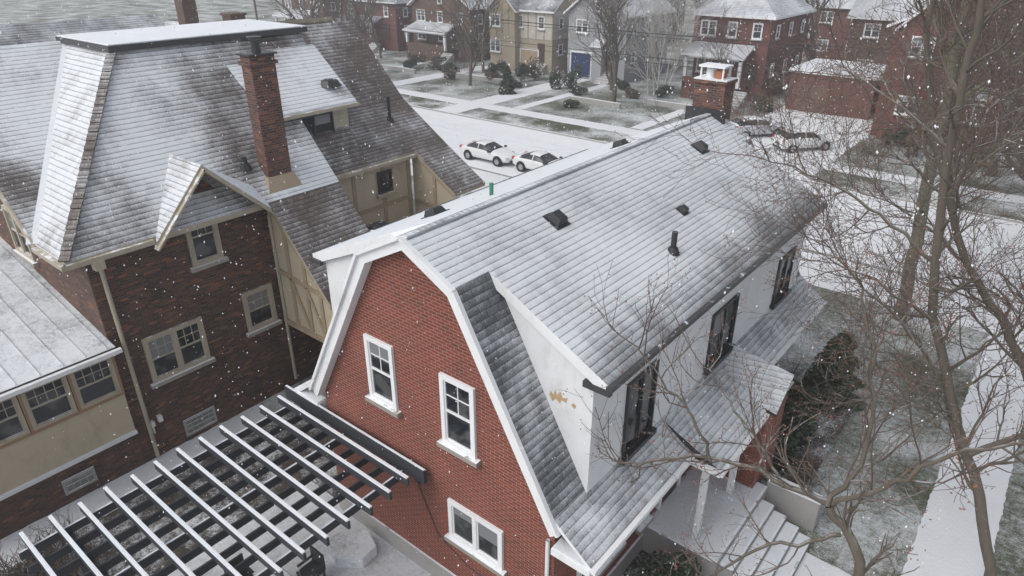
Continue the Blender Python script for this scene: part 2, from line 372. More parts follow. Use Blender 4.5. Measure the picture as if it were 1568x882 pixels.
for y in (12.5,14.6):
    df.box((-4.35,y,.92),(-4.2,y+.14,3.4))
df.box((-4.38,12.35,3.3),(-4.17,15.1,3.46))
mk('porch_posts_and_door_trim',df,mWhite,red)
hd=MB();hs=MB()
hd.slab([(-5.42,12.2,4.33),(-3.85,12.2,3.6),(-3.85,15.2,3.6),(-5.42,15.2,4.33)],.14,hs)
hd.slab([(-5.42,16.95,3.9),(-3.6,16.95,3.6),(-3.6,16.0,4.3),(-5.42,16.0,4.6)][::-1],.08,hs)
hd.slab([(-5.42,16.0,4.6),(-5.42,15.05,3.9),(-3.6,15.05,3.6),(-3.6,16.0,4.3)],.08,hs)
mk('entry_hood_shingles',hd,mRoofPent,red);mk('entry_hood_edges',hs,mDark,red)
hg=MB();hg.poly([(-3.75,15.15,3.55),(-3.75,16.85,3.55),(-3.75,16.0,4.2)]);mk('entry_gable',hg,mStucco,red)
hg=MB();hg.box((-5.5,15.2,0.6),(-3.85,16.8,3.55));mk('entry_bay_brick',hg,mRedBrick,red)
hw=MB();hw.beam((-3.8,12.15,3.52),(-3.8,15.0,3.52),.11,.11);hw.box((-5.3,12.12,3.46),(-3.8,12.2,3.62));mk('hood_gutter',hw,mWhite,red)
st=MB();sn=MB()
st.box((-5.6,12.2,0),(-3.55,15.6,.86))
for k in range(4):
    x=-3.55+k*.36;z=.86-.17*(k+1);st.box((x,12.4,0),(x+.36-.001,15.2,z))
    sn.box((x+.02,12.42,z),(x+.31,15.18,z+.025))
sn.box((-5.5,12.25,.86),(-3.6,15.55,.885))
st.box((-3.6,15.62,0),(-2.2,15.95,1.0));sn.box((-3.58,15.6,1.0),(-2.18,15.97,1.04))
mk('entry_steps',st,mKerb,red,bevel=.015);mk('entry_steps_snow',sn,mSnow,red,bevel=.01)
def rz(x): return 9.3-(x-cx)*.518 if x>cx else 9.3+(x-cx)*SL
rv=MB()
def boxvent(x,y,s=.36,h=.18):
    z=rz(x);u=V((1,0,-.518 if x>cx else SL)).normalized();vv=V((0,1,0));nn=u.cross(vv)
    if nn.z<0: nn=-nn
    o=V((x,y,z));rv.ob(o,u,vv,nn,-s*.65,s*.65,-s*.65,s*.65,0,.02);i=len(rv.v)
    rv.ob(o,u,vv,nn,-s/2,s/2,-s/2,s/2,.02,h)
    for k in range(i+4,i+8):
        p=V(rv.v[k]);c=o+nn*h;rv.v[k]=tuple(c+(p-c)*.72)
boxvent(-8.13,11.6,.38);boxvent(-8.22,19.0,.38);boxvent(-6.95,15.47,.24,.14)
boxvent(-10.9,10.6,.4,.16);boxvent(-9.75,17.0,.36,.16)
zz=rz(-6.28);rv.tube([(-6.28,13.72,zz-.05),(-6.28,13.72,zz+.5)],[.07,.07],10,True);rv.tube([(-6.28,13.72,zz-.05),(-6.28,13.72,zz+.12)],[.17,.1],10,True)
mk('roof_vents',rv,mRubber,red,bevel=.01)
gpipe=MB();zz=rz(-10.1);gpipe.tube([(-10.1,11.7,zz-.1),(-10.1,11.7,zz+.3)],[.05,.05],8,True);mk('green_vent_pipe',gpipe,mGreen,red)
ch=MB();ch.box((-9.8,21.6,8),(-8.75,22.35,10.2));ch.box((-9.86,21.54,10.2),(-8.69,22.41,10.3));mk('chimney_stack',ch,mChimBrick,red)
cc=MB();cc.box((-9.84,21.56,10.302),(-8.71,22.39,10.34));cc.box((-9.75,21.65,10.68),(-8.85,22.3,10.74))
for x in (-9.7,-8.95):
    for y in (21.7,22.2): cc.box((x,y,10.34),(x+.05,y+.05,10.68))
cc.tube([(-9.45,21.98,10.34),(-9.45,21.98,10.62)],[.16,.15],12,True)
mk('chimney_cap',cc,mWhite,red)
cp=MB();cp.box((-9.2,21.75,10.34),(-8.99,22.2,10.58));mk('chimney_pots',cp,mCopper,red)
fl=MB();fl.box((-9.95,21.45,8.6),(-8.6,21.595,9.42));mk('chimney_flashing',fl,mRubber,red)
cd=MB();cd.tube([(-9.9,yW-.03,3.3),(-9.5,yW-.03,2.9),(-8.9,yW-.03,1.6),(-8.0,yW-.03,1.2),(-6.2,yW-.03,1.1)],[.012]*5,5);cd.box((-10.4,yW-.12,2.7),(-10.15,yW,3.0));cd.box((-9.5,yW-.1,2.95),(-9.35,yW,3.15));mk('wall_cables',cd,mDark,red)
# ================================================================= PERGOLA
pg=empty('pergola',(-11.5,5,0));a=MB();s=MB()
for k in range(12):
    y=1.6+.545*k;j=R.uniform(-.05,.05);w0=R.uniform(-.012,.012);x0,x1=-14.05+j,-9.1+j
    a.beam((x0,y,3.5),(x1,y+w0,3.5+w0*.5),.06,.2);s.beam((x0+.02,y,3.617),(x1-.02,y+w0,3.617+w0*.5),.076,.035)
for k in range(9):
    x=-13.75+.52*k
    a.box((x-.022,1.4,3.20),(x+.022,7.85,3.397))
for x in (-13.75,-11.7,-9.6):
    s.box((x-.022,1.41,3.397),(x+.022,7.84,3.41))
a.box((-14.3,7.95,3.25),(-9.0,8.04,3.62));s.box((-14.28,7.97,3.62),(-9.02,8.025,3.64))
a.box((-14.0,2.25,2.98),(-9.3,2.35,3.195))
for x in (-13.7,-9.75):
    a.box((x-.07,2.23,0),(x+.07,2.37,2.98))
a.box((-13.1,8.04,3.2),(-12.95,8.2,3.4))
mk('beams',a,mPerg,pg);mk('snow_on_slats',s,mSnow,pg,bevel=.008)
dk=empty('patio_table',(-11.3,4.9,0));t=MB();t.box((-12.0,4.2,.7),(-10.6,5.6,.75))
for x in (-11.9,-10.7):
    for y in (4.3,5.5): t.box((x-.03,y-.03,.02),(x+.03,y+.03,.7))
mk('table',t,mDark,dk)
ts=MB();ts.box((-11.98,4.22,.75),(-10.62,5.58,.775));mk('snow',ts,mSnowThin,dk)
def chair(x,y,a):
    e=empty('patio_chair',(x,y,0));m=MB();c,s_=math.cos(a),math.sin(a);r=(c,s_,0);f=(-s_,c,0);o=(x,y,0)
    m.ob(o,r,f,Z,-.25,.25,-.25,.25,.42,.47);m.ob(o,r,f,Z,-.25,.25,.22,.27,.47,.95)
    for dx in (-.22,.22):
        for dy in (-.22,.22): m.ob(o,r,f,Z,dx-.02,dx+.02,dy-.02,dy+.02,.02,.42)
        m.ob(o,r,f,Z,dx-.03,dx+.03,-.2,.22,.62,.65)
    mk('frame',m,mDark,e)
chair(-12.4,4.9,1.57);chair(-10.1,4.8,-1.57);chair(-11.3,6.1,0);chair(-12.9,3.3,.7)
fs=empty('flagstone',(-11.3,7.5,0));m=MB()
pts=[(-11.9,7.0),(-11.2,6.8),(-10.7,7.2),(-10.75,7.7),(-11.3,7.9),(-11.8,7.6)]
m.slab([(x,y,.35) for x,y in pts],.33);mk('stone',m,mSnowThin,fs,bevel=.03)
# ================================================================= BROWN BRICK HOUSE
lh=empty('brown_brick_tudor_house',(-22,11,0))
w=MB()
xw=-19.0;yw=5.6
w.poly([(xw,yw,0),(xw,11.1,0),(xw,11.1,7.0),(xw,10.2,7.0),(xw,8.85,8.5),(xw,7.5,7.0),(xw,yw,7.0)])
w.poly([(-31,yw,0),(xw,yw,0),(xw,yw,7.0),(-20.4,yw,7.0),(-25.7,yw,11.2),(-31,yw,7)])
w.poly([(xw,11.1,0),(xw,13.3,0),(xw,13.3,7),(xw,11.1,7)])
w.poly([(-31,yw,0),(-31,yw,7),(-31,19.3,7),(-31,19.3,0)])
mk('brick_walls',w,mBrownBrick,lh)
rf=MB();rf2=MB();rf3=MB();ed=MB()
def mz(x): return 7.1-1.09*(x+18.4)
def MP(x,y): return (x,y,mz(x))
rf.slab([MP(-18.4,5),MP(-18.4,13.5),MP(-22.4,13.5),MP(-22.4,9),],.16,ed)
rf2.slab([MP(-18.4,10.8),MP(-15.9,10.8),MP(-15.9,13.5),MP(-18.4,13.5)],.16,ed)
rf3.slab([(-20.3,5,7.1),(-18.4,5,7.1),(-22.4,9,11.46),(-25.7,9,11.46)],.16,ed)
rf.slab([(-20.3,5,7.1),(-25.7,9.05,11.46),(-25.7,5,11.46)],.16,ed)
rf.slab([(-25.7,5,11.46),(-25.7,19.5,11.46),(-31.4,19.5,6.8),(-31.4,5,6.8)],.16,ed)
def prof_slab(mb,y0,y1,pr):
    for (x0,z0),(x1,z1) in zip(pr,pr[1:]):
        mb.slab([(x0,y0,z0),(x1,y0,z1),(x1,y1,z1),(x0,y1,z0)],.14,ed)
prof_slab(rf2,13.5,15.5,[(-22.4,11.4),(-20.1,8.2),(-19.3,7.0)])
prof_slab(rf2,15.5,17.85,[(-24.5,11.35),(-21.7,8.5),(-19.3,7.0)])
prof_slab(rf2,17.85,19.6,[(-24.5,11.35),(-21.7,8.5),(-19.3,7.0),(-17.25,5.77)])
rf2.slab([(-24.5,15.5,11.35),(-24.5,19.6,11.35),(-31,19.6,6),(-31,15.5,6)],.14,ed)
ed.poly([(-22.4,15.5,11.4),(-20.1,15.5,8.1),(-20.6,15.5,7.8),(-24.5,15.5,7.8),(-24.5,15.5,11.4)])
mk('main_roof_shingles',rf,mRoofL,lh);mk('lower_roof_shingles',rf2,mRoofL2,lh);mk('hip_facet_shingles',rf3,mRoofL3,lh)
g=MB()
gx=-18.2
g.slab([(gx,8.85,8.78),(-19.95,8.85,8.78),(-18.42,7.3,7.1),(gx,7.2,7.0)],.12,ed)
mk('gable_left_slope',g,mRoofL3,lh);g=MB()
g.slab([(gx,8.85,8.78),(gx,10.75,6.97),(-18.9,10.75,7.5),(-19.95,8.85,8.78)],.12,ed)
mk('gable_right_slope',g,mRoofSnow,lh)
mk('roof_edges',ed,mBeigeTrim,lh)
bg=MB()
bg.beam((gx+.02,7.15,6.8),(gx+.02,8.87,8.66),.05,.24,(1,0,0)) ;bg.beam((gx+.02,8.83,8.66),(gx+.02,10.8,6.78),.05,.24,(1,0,0))
mk('gable_barge_boards',bg,mBeigeTrim,lh)
hc=MB()
def hipcap(p,q,wd):
    p=V(p);q=V(q);nseg=int((q-p).length/.3)
    for k in range(nseg):
        a_=p.lerp(q,k/nseg);b_=p.lerp(q,(k+1.02)/nseg);hc.beam(a_+V((0,0,.03+.01*(k%2))),b_+V((0,0,.0)),wd,.05)
hipcap((-18.4,5,7.12),(-22.4,9,11.48),.26)
mk('hip_caps',hc,mRoofL2,lh)
vs=MB();vs.beam((-20.3,5,7.12),(-25.7,9.02,11.48),.42,.05);mk('valley_snow',vs,mRoofSnow,lh)
dkk=MB();dkk.box((-26.0,8.8,11.40),(-22.2,15.7,11.56));mk('flat_deck_edge',dkk,mGutter,lh)
dks=MB();dks.box((-25.97,8.83,11.562),(-22.23,15.67,11.61));mk('flat_deck_snow',dks,mSnow,lh,bevel=.02)
gt=MB()
gt.beam((-18.34,4.95,7.0),(-18.34,7.2,7.0),.12,.12);gt.beam((-20.3,4.94,7.0),(-18.3,4.94,7.0),.12,.12)
gt.beam((-19.24,13.6,6.9),(-19.24,17.8,6.9),.12,.12)
gt.beam((-20.3,4.97,7.0),(-25.7,4.97,11.36),.06,.2)
gt.tube([(-18.4,5.7,6.9),(-18.85,5.9,6.5),(-18.88,5.95,.1)],[.06]*3,8)
gt.tube([(-18.4,10.9,6.9),(-18.85,11.0,6.5),(-18.88,11.0,.3)],[.06]*3,8)
gt.box((-18.5,5.6,6.7),(-18.25,5.85,6.95))
mk('gutters_and_downpipes',gt,mBeigeTrim,lh)
sf=MB();sf.box((-19,5.05,6.86),(-18.45,7.3,6.93));sf.box((-20.3,5.05,6.86),(-19,5.6,6.93));mk('soffit',sf,mBeigeTrim,lh)
c=MB();c.box((-19.3,11.2,6),(-18.8,12.02,11.05));c.box((-19.36,11.14,11.05),(-18.74,12.08,11.15));c.box((-19.3,11.2,11.15),(-18.8,12.02,11.32))
mk('chimney_stack',c,mChimBrick,lh)
c=MB();c.box((-19.37,11.13,11.32),(-18.73,12.09,11.37));c.tube([(-19.05,11.6,11.37),(-19.05,11.6,11.72)],[.14,.12],10,True);c.tube([(-19.05,11.6,11.78),(-19.05,11.6,11.82)],[.22,.22],10,True)
mk('chimney_cap',c,mDark,lh)
c=MB();c.ob((-19.05,11.6,7.1),(1,0,0),(0,1,0),Z,-.55,.55,-.65,.65,0,.62)
for k in range(4,8):
    x,y,z=c.v[k];c.v[k]=(-19.05+(x+19.05)*.55,11.6+(y-11.6)*.72,z)
mk('chimney_flashing',c,mTimber,lh)
s=MB()
s.poly([(-19,11.05,7.1),(-19,11.05,2.6),(-16.6,11.05,2.6),(-15.95,11.05,3.2),(-15.95,11.05,4.25)])
s.box((-16.2,11.05,0),(-15.95,13.4,4.2))
s.poly([(-19.6,13.5,2),(-19.6,17.85,2),(-19.6,17.85,6.95),(-19.6,13.5,6.95)])
s.poly([(-19.6,17.95,2),(-17.4,17.95,2),(-17.4,17.95,5.8),(-19.6,17.95,7.1)])
s.poly([(-19.0,13.45,0),(-15.95,13.45,0),(-15.95,13.45,4.2),(-19.0,13.45,7)][::-1])
mk('stucco_walls',s,mBeige,lh)
t=MB()
for x in (-18.2,-17.4,-16.7):t.beam((x,11.03,2.6),(x,11.03,mz(x)-.2),.16,.04,(0,1,0))
t.beam((-19,11.02,4.6),(-16,11.02,4.3),.04,.16);t.beam((-19,11.02,2.65),(-16,11.02,2.65),.05,.2);t.beam((-18.9,11.0,7.0),(-15.95,11.0,3.95),.04,.22)
t.beam((-18.2,11.015,4.5),(-17.4,11.015,2.7),.03,.12);t.beam((-17.4,11.015,4.4),(-16.7,11.015,2.9),.03,.12)
for y in (13.6,15.0,16.4,17.7):t.beam((-19.59,y,2),(-19.59,y,6.9),.16,.04,(1,0,0))
t.beam((-19.58,13.5,5.2),(-19.58,17.8,5.2),.04,.16)
t.beam((-18.4,17.93,2),(-18.4,17.93,6.2),.16,.04,(0,1,0));t.beam((-19.5,17.92,5.0),(-17.4,17.92,5.0),.04,.16)
t.beam((-19.4,17.9,6.95),(-17.3,17.9,5.66),.04,.2)
mk('timbering',t,mTimber,lh)
s=MB();s.slab([(-22.05,12.0,10.98),(-19.9,12.35,9.25),(-19.9,15.75,9.25),(-22.05,15.75,10.98)],.14,s)
mk('shed_dormer_roof',s,mRoofL3,lh)
s=MB();s.box((-22.0,12.7,7.6),(-20.2,15.55,9.1));s.poly([(-21.9,12.65,10.7),(-21.9,12.65,8),(-20.2,12.65,8),(-20.2,12.65,9.3)]);s.poly([(-21.9,15.57,10.7),(-21.9,15.57,8),(-20.2,15.57,8),(-20.2,15.57,9.3)]);mk('shed_dormer_walls',s,mBeigeTrim,lh)
gt=MB();gt.beam((-19.86,12.3,9.12),(-19.86,15.8,9.12),.11,.11);mk('shed_dormer_gutter',gt,mBeigeTrim,lh)
G=G3();r=(0,1,0);n=(1,0,0)
win(G,(-20.2,13.2,8.2),r,n,1.65,.8,cols=2,hung=False,sill=False,ft=.06)
win(G,(-19.58,16.1,5.7),r,n,.7,.85,hung=False,ft=.07)
G3out(G,lh,mDark,mGlass,mBeigeTrim)
G=G3()
win(G,(xw,6.42,2.5),r,n,1.82,1.5,cols=2,mx=3,my=2,ft=.12)
win(G,(xw,8.35,5.62),r,n,.98,1.78,mx=3,my=2,ft=.13)
win(G,(xw,9.65,2.78),r,n,1.08,1.42,mx=3,my=2,ft=.13)
win(G,(-24.6,yw,5.6),(1,0,0),(0,-1,0),1.5,1.5,cols=2,mx=3,my=2,ft=.12)
G3out(G,lh,mBeigeTrim,mGlass,mSillS)
G=G3(False)
xs=-18.9
for y in (4.42,3.25,2.08,.9): win(G,(xs,y,2.75),r,n,1.08,1.25,mx=4,my=2,ft=.08,sill=False)
G3out(G,lh,mBeigeTrim,mGlass,mSillS)
G=G3(False)
win(G,(xw,6.95,.15),r,n,1.05,.62,hung=False,mx=5,my=3,ft=.04,sill=False,bars_low=True,proud=.03)
win(G,(xs,3.4,.35),r,n,.85,.5,hung=False,mx=4,my=2,ft=.04,sill=False,bars_low=True,proud=.03)
G3out(G,lh,mKerb,mGlassBlk,mSill)
m=MB();m.box((-19,6.0,1.15),(-18.86,6.12,1.32));m.box((-19,6.25,1.2),(-18.86,6.37,1.4));m.tube([(-18.9,6.05,1.15),(-18.9,6.05,.9)],[.03,.03],6);mk('wall_vents',m,mWhite,lh)
s=MB();s.box((-26,.0,0),(-18.95,5.58,1.3));mk('sunroom_brick_base',s,mBrownBrick,lh)
s=MB();s.box((-26,.0,1.302),(-18.9,5.57,2.72));s.box((-26,0,4.02),(-18.9,5.57,4.25));mk('sunroom_panels',s,mBeige,lh)
s=MB()
for y in (5.5,4.35,3.18,2.0,.84): s.box((-18.95,y-.0,2.722),(-18.82,y+.07,4.02))
s.box((-18.96,0,2.65),(-18.84,5.57,2.75));s.box((-18.95,0,4.02),(-18.8,5.57,4.12));mk('sunroom_posts',s,mWoodTrim,lh)
s=MB();s.box((-18.98,0,1.24),(-18.8,5.58,1.34));mk('sunroom_sill',s,mSnow,lh)
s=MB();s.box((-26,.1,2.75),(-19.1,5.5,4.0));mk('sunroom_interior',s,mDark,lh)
s=MB();e2=MB();s.slab([(-26.5,-.3,5.65),(-18.55,-.3,4.33),(-18.55,5.6,4.33),(-26.5,5.6,5.65)],.1,e2);mk('sunroom_roof',s,mSnowThin,lh);mk('sunroom_roof_edge',e2,mGutter,lh)
sm=MB()
for k in range(11): y=-.1+k*.55;sm.beam((-26.4,y,5.66),(-18.6,y,4.36),.02,.02)
mk('sunroom_roof_seams',sm,mSnowThin,lh)
gt=MB();gt.beam((-18.48,-.3,4.22),(-18.48,5.7,4.22),.12,.12);mk('sunroom_gutter',gt,mWhite,lh)
s=MB()
def pipe(x,y,z,h,rr=.06): s.tube([(x,y,z-.2),(x,y,z+h)],[rr,rr],8,True);s.tube([(x,y,z-.1),(x,y,z+.1)],[rr*2.4,rr*1.6],8,True)
pipe(-19.3,10.75,mz(-19.3),.3,.09);pipe(-20.9,18.1,8.0,.9,.07);pipe(-20.6,15.2,9.85,.12,.18)
mk('roof_pipes',s,mRubber,lh)
s=MB();s.box((-19.5,13.6,4.3),(-16.7,15.6,4.6));s.box((-16.9,13.6,0),(-16.7,13.8,4.3));s.box((-16.9,15.4,0),(-16.7,15.6,4.3));mk('flat_roof_landing',s,mTimber,lh)
ac=empty('air_conditioner',(-17.7,14.5,4.6));m=MB();m.box((-18.15,14.05,4.6),(-17.25,14.95,5.35));m.tube([(-17.7,14.5,5.35),(-17.7,14.5,5.4)],[.38,.38],16,True)
for z in [4.65+.08*k for k in range(8)]: m.box((-18.18,14.02,z),(-17.22,14.98,z+.03))
mk('unit',m,mDark,ac)
# ================================================================= GROUND
gr=random.Random(5)
def sheet(name,x0,x1,y0,y1,z,mat,rag=0.,step=.6):
    m=MB()
    if rag<=0: m.poly([(x0,y0,z),(x1,y0,z),(x1,y1,z),(x0,y1,z)]);return mk(name,m,mat)
    if (x1-x0)>(y1-y0):
        n=int((x1-x0)/step);prev=None
        for i in range(n+1):
            x=x0+(x1-x0)*i/n;a=(x,y0+gr.uniform(-rag,rag),z);b=(x,y1+gr.uniform(-rag,rag),z)
            if prev:m.poly([prev[0],a,b,prev[1]])
            prev=(a,b)
    else:
        n=int((y1-y0)/step);prev=None
        for i in range(n+1):
            y=y0+(y1-y0)*i/n;a=(x0+gr.uniform(-rag,rag),y,z);b=(x1+gr.uniform(-rag,rag),y,z)
            if prev:m.poly([prev[0],prev[1],b,a])
            prev=(a,b)
    return mk(name,m,mat)
sheet('ground',-500,500,-200,800,0,mLawn)
sheet('patio',-14.4,-9.2,-3,8.3,.010,mPatio)
sheet('side_path',-18.95,-17.7,-3,9.5,.014,mWalk,.03,.2)
sheet('garden_bed',-17.7,-14.4,-3,24,.006,mSoil)
sheet('side_passage',-14.4,-12.8,8.3,24,.006,mSoil)
sheet('garden_bed',-5.5,-2.9,15.9,22.5,.006,mSoil,.08,.25);sheet('garden_bed',-5.5,-3.6,8.1,12.2,.006,mSoil,.08,.25)
sheet('cross_street',-300,120,35,46.5,.006,mRoad)
for k,y in enumerate((37.9,39.3,42.2,43.6)): sheet('tyre_tracks',-160,90,y,y+.22,.010,mTrack,.05,.8)
sheet('sidewalk',-120,90,31.0,32.8,.012,mWalk,.04,.3);sheet('sidewalk',-140,90,50.3,52.2,.012,mWalk,.06,.3)
sheet('verge',-300,120,46.8,50.29,.008,mLawnG)
sheet('boulevard_snow',-300,3.9,32.9,34.84,.008,mWalk)
sheet('sidewalk',.0,1.7,-5,30.9,.012,mWalk,.025,.15);sheet('side_street',4.2,13,-20,34.9,.008,mRoad)
sheet('front_walk',-2.1,-.05,12.8,14.8,.014,mWalk,.03,.2)
for (x0,x1,y0,y1) in ((-300,3.9,34.85,35),(-300,120,46.5,46.65),(4.05,4.2,-20,34.8)):
    m=MB();m.box((x0,y0,0),(x1,y1,.13));mk('kerb',m,mKerb)
for (x0,x1) in ((-22,-12.5),(-47.6,-44.8),(-62,-59.5),(-84,-80)):
    sheet('driveway',x0,x1,46.66,70,.016,mWalk,.08,.3)
for x in (-42.3,-29.3,-70): sheet('front_walk',x,x+1.2,52.4,69,.016,mWalk,.06,.3)
# ================================================================= FAR HOUSES
def roof_hip(mb,ed,x0,x1,y0,y1,ze,zr,ov=.5,kind='hip'):
    x0-=ov;x1+=ov;y0-=ov;y1+=ov;xm=(x0+x1)/2;ym=(y0+y1)/2;W=x1-x0;D=y1-y0
    if kind=='hip':
        d=min(W,D)/2
        if W>D:a,b=(x0+d,ym),(x1-d,ym)
        else:a,b=(xm,y0+d),(xm,y1-d)
        A=(*a,zr);B=(*b,zr);c=[(x0,y0,ze),(x1,y0,ze),(x1,y1,ze),(x0,y1,ze)]
        if W>D: fs=[[c[0],c[1],B,A],[c[1],c[2],B],[c[2],c[3],A,B],[c[3],c[0],A]]
        else: fs=[[c[0],c[1],A],[c[1],c[2],B,A],[c[2],c[3],B],[c[3],c[0],A,B]]
    elif kind=='gy':
        fs=[[(x1,y0,ze),(x1,y1,ze),(xm,y1,zr),(xm,y0,zr)],[(x0,y1,ze),(x0,y0,ze),(xm,y0,zr),(xm,y1,zr)]]
    else:
        fs=[[(x0,y0,ze),(x1,y0,ze),(x1,ym,zr),(x0,ym,zr)],[(x1,y1,ze),(x0,y1,ze),(x0,ym,zr),(x1,ym,zr)]]
    for f in fs: mb.slab(f,.2,ed)
def far_house(name,x0,x1,y0,y1,ze,zr,kind,wall,roofm,zb=0.,porch=None,door=mDoor,trim=mWhite,upper=None,chim=None,wcols=3,garage=None,frontgable=None,bay=None):
    e=empty(name,((x0+x1)/2,(y0+y1)/2,0));w=MB();w.box((x0,y0,0),(x1,y1,ze))
    if kind=='gy':
        xm=(x0+x1)/2
        w.poly([(x0,y0,ze),(x1,y0,ze),(xm,y0,zr-.25)]);w.poly([(x1,y1,ze),(x0,y1,ze),(xm,y1,zr-.25)])
    if kind=='gx':
        ym=(y0+y1)/2
        w.poly([(x1,y0,ze),(x1,y1,ze),(x1,ym,zr-.25)]);w.poly([(x0,y1,ze),(x0,y0,ze),(x0,ym,zr-.25)])
    if frontgable:
        a,b_=frontgable;w.box((a,y0-.9,0),(b_,y0-.001,ze));w.poly([(a,y0-.9,ze),(b_,y0-.9,ze),((a+b_)/2,y0-.9,ze+(b_-a)*.5)])
    if bay: w.box((bay[0],y0-1.0,0),(bay[1],y0-.002,zb+3.0))
    mk('walls',w,wall,e)
    r=MB();ed=MB();roof_hip(r,ed,x0,x1,y0,y1,ze,zr,.5,kind)
    if bay: r.slab([(bay[0]-.2,y0-1.3,zb+3.0),(bay[1]+.2,y0-1.3,zb+3.0),(bay[1],y0,zb+3.7),(bay[0],y0,zb+3.7)],.15,ed)
    if frontgable:
        xm=(a+b_)/2;zt=ze+(b_-a)*.5+.2
        r.slab([(b_+.4,y0-1.3,ze-.15),(b_+.4,y0+1,ze-.15),(xm,y0+3,zt),(xm,y0-1.3,zt)],.18,ed)
        r.slab([(a-.4,y0+1,ze-.15),(a-.4,y0-1.3,ze-.15),(xm,y0-1.3,zt),(xm,y0+3,zt)],.18,ed)
    if upper:
        u=MB();u.box((x0-.04,y0-.04,ze*.55),(x1+.04,y1+.04,ze-.01))
        mk('upper_walls',u,upper,e)
        t=MB();nn=int((x1-x0)/1.1);fa=y0-.045
        for i in range(nn+1):
            x=x0+(x1-x0)*i/nn;t.box((x-.07,fa-.04,ze*.55),(x+.07,fa,ze))
        if frontgable:
            for i in range(5):
                x=a+.1+(b_-a-.2)*i/4;t.box((x-.07,y0-.95,ze*.55),(x+.07,y0-.905,ze+.3+(1-abs(i-2)/2)*1.2))
            t.box((a,y0-.97,ze*.55),(b_,y0-.905,ze*.55+.16));t.box((a,y0-.97,ze-.1),(b_,y0-.905,ze+.05))
        mk('timber_boards',t,mTimber,e)
    mk('roof',r,roofm,e);mk('eaves',ed,trim,e)
    G=G3();W=x1-x0
    zl=zb+1.1
    for fl,z in enumerate((zl,ze-2.1)):
        for i in range(wcols):
            xc=x0+W*(i+.5)/wcols
            if fl==0 and (i==wcols-1 or (garage and garage[0]-1<xc<garage[1]+1)): continue
            ww=1.7 if i==0 else 1.0
            yy=y0-.05
            if frontgable and frontgable[0]<xc<frontgable[1]: yy=y0-.95
            if bay and fl==0 and bay[0]<xc<bay[1]: yy=y0-1.05
            win(G,(xc-ww/2,yy,z),(1,0,0),(0,-1,0),ww,1.5,cols=2 if ww>1.2 else 1,mx=2,my=2,ft=.11)
        for i in range(3):
            yc=y0+(y1-y0)*(i+.5)/3;win(G,(x1+.05,yc-.45,z),(0,1,0),(1,0,0),.9,1.3,ft=.1)
    if kind=='gy': win(G,((x0+x1)/2-.4,y0-.02,ze+.3),(1,0,0),(0,-1,0),.8,1.1,ft=.1)
    G3out(G,e,trim,mGlassF,mSillS)
    xd=x0+W*(wcols-.5)/wcols
    if garage:
        d=MB();d.box((garage[0],y0-.09,zb*.3),(garage[1],y0-.01,garage[2]));
        for k in range(4):
            hh=(garage[2]-zb*.3)/4;d.box((garage[0]+.08,y0-.12,zb*.3+hh*k+.06),(garage[1]-.08,y0-.091,zb*.3+hh*(k+1)-.04))
        mk('garage_door',d,garage[3],e);d=MB()
        d.box((garage[0]-.2,y0-.1,0),(garage[0]-.01,y0-.01,garage[2]+.2));d.box((garage[1]+.01,y0-.1,0),(garage[1]+.2,y0-.01,garage[2]+.2));d.box((garage[0],y0-.1,garage[2]+.01),(garage[1],y0-.01,garage[2]+.2));mk('garage_frame',d,trim,e)
    d=MB();d.box((xd-.5,y0-.09,zb+.3),(xd+.5,y0-.01,zb+2.5));mk('door',d,door,e)
    g=MB()
    yb=y0-(porch[2] if porch else 0)
    for k in range(6):
        zt=zb+.3-.2*(k+1)
        if zt>.05: g.box((xd-.9,yb-.32*(k+1),0),(xd+.9,yb-.32*k-.001,zt))
    mk('porch_steps',g,mKerb,e)
    if porch:
        px0,px1,dp,zp=porch;p=MB();q=MB()
        p.slab([(px0-.3,y0-dp-.3,zp),(px1+.3,y0-dp-.3,zp),(px1+.1,y0,zp+.9),(px0-.1,y0,zp+.9)],.18,q)
        mk('porch_roof',p,roofm,e)
        for x in (px0,px1-.3):q.box((x,y0-dp,zb),(x+.3,y0-dp+.3,zp-.15))
        q.box((px0,y0-dp,zp-.35),(px1,y0-dp+.12,zp-.12))
        mk('porch_trim',q,trim,e)
        f=MB();f.box((px0,y0-dp,0),(px1,y0,zb+.3));f.box((px0,y0-dp-.01,zb+.3),(xd-.9,y0-dp+.15,zb+.95));mk('porch_base',f,wall,e)
    if chim:
        c=MB();c.box((chim[0]-.5,chim[1]-.5,ze),(chim[0]+.5,chim[1]+.5,chim[2]));c.box((chim[0]-.58,chim[1]-.58,chim[2]),(chim[0]+.58,chim[1]+.58,chim[2]+.15));mk('chimney',c,wall,e)
    return e
far_house('red_brick_house',-32.2,-24.6,70,81,8.0,11.2,'hip',mFarBrick,mRoofFar,zb=1.2,porch=(-32,-26,2.6,4.4),wcols=3)
far_house('grey_house',-48.2,-40.4,70,80,7.2,10.6,'gy',mGrey,mRoofFar,zb=1.0,garage=(-47.6,-44.9,2.9,mBlue),wcols=2,bay=(-44.2,-42.9))
far_house('tudor_house',-60.2,-50.5,70,80,7.2,11,'gx',mTan,mRoofFarD,zb=1.0,upper=mCream,wcols=3,frontgable=(-59.5,-55.5),garage=(-55.2,-52.6,2.6,mTimber))
far_house('brick_house',-75.5,-64.5,71,82,6.8,10.5,'gy',mFarBrick2,mRoofFar,zb=1.2,porch=(-74.5,-67,2.4,3.8),wcols=3)
far_house('brick_house',-92,-80,72,83,6.8,10.5,'hip',mFarBrick,mRoofFarD,zb=1.2,porch=(-91,-83,2.4,3.8),wcols=3)
far_house('brick_house',-108,-97,72,84,6.8,10.5,'gy',mFarBrick2,mRoofFar,zb=1.2,porch=(-107,-99,2.4,3.8),wcols=3)
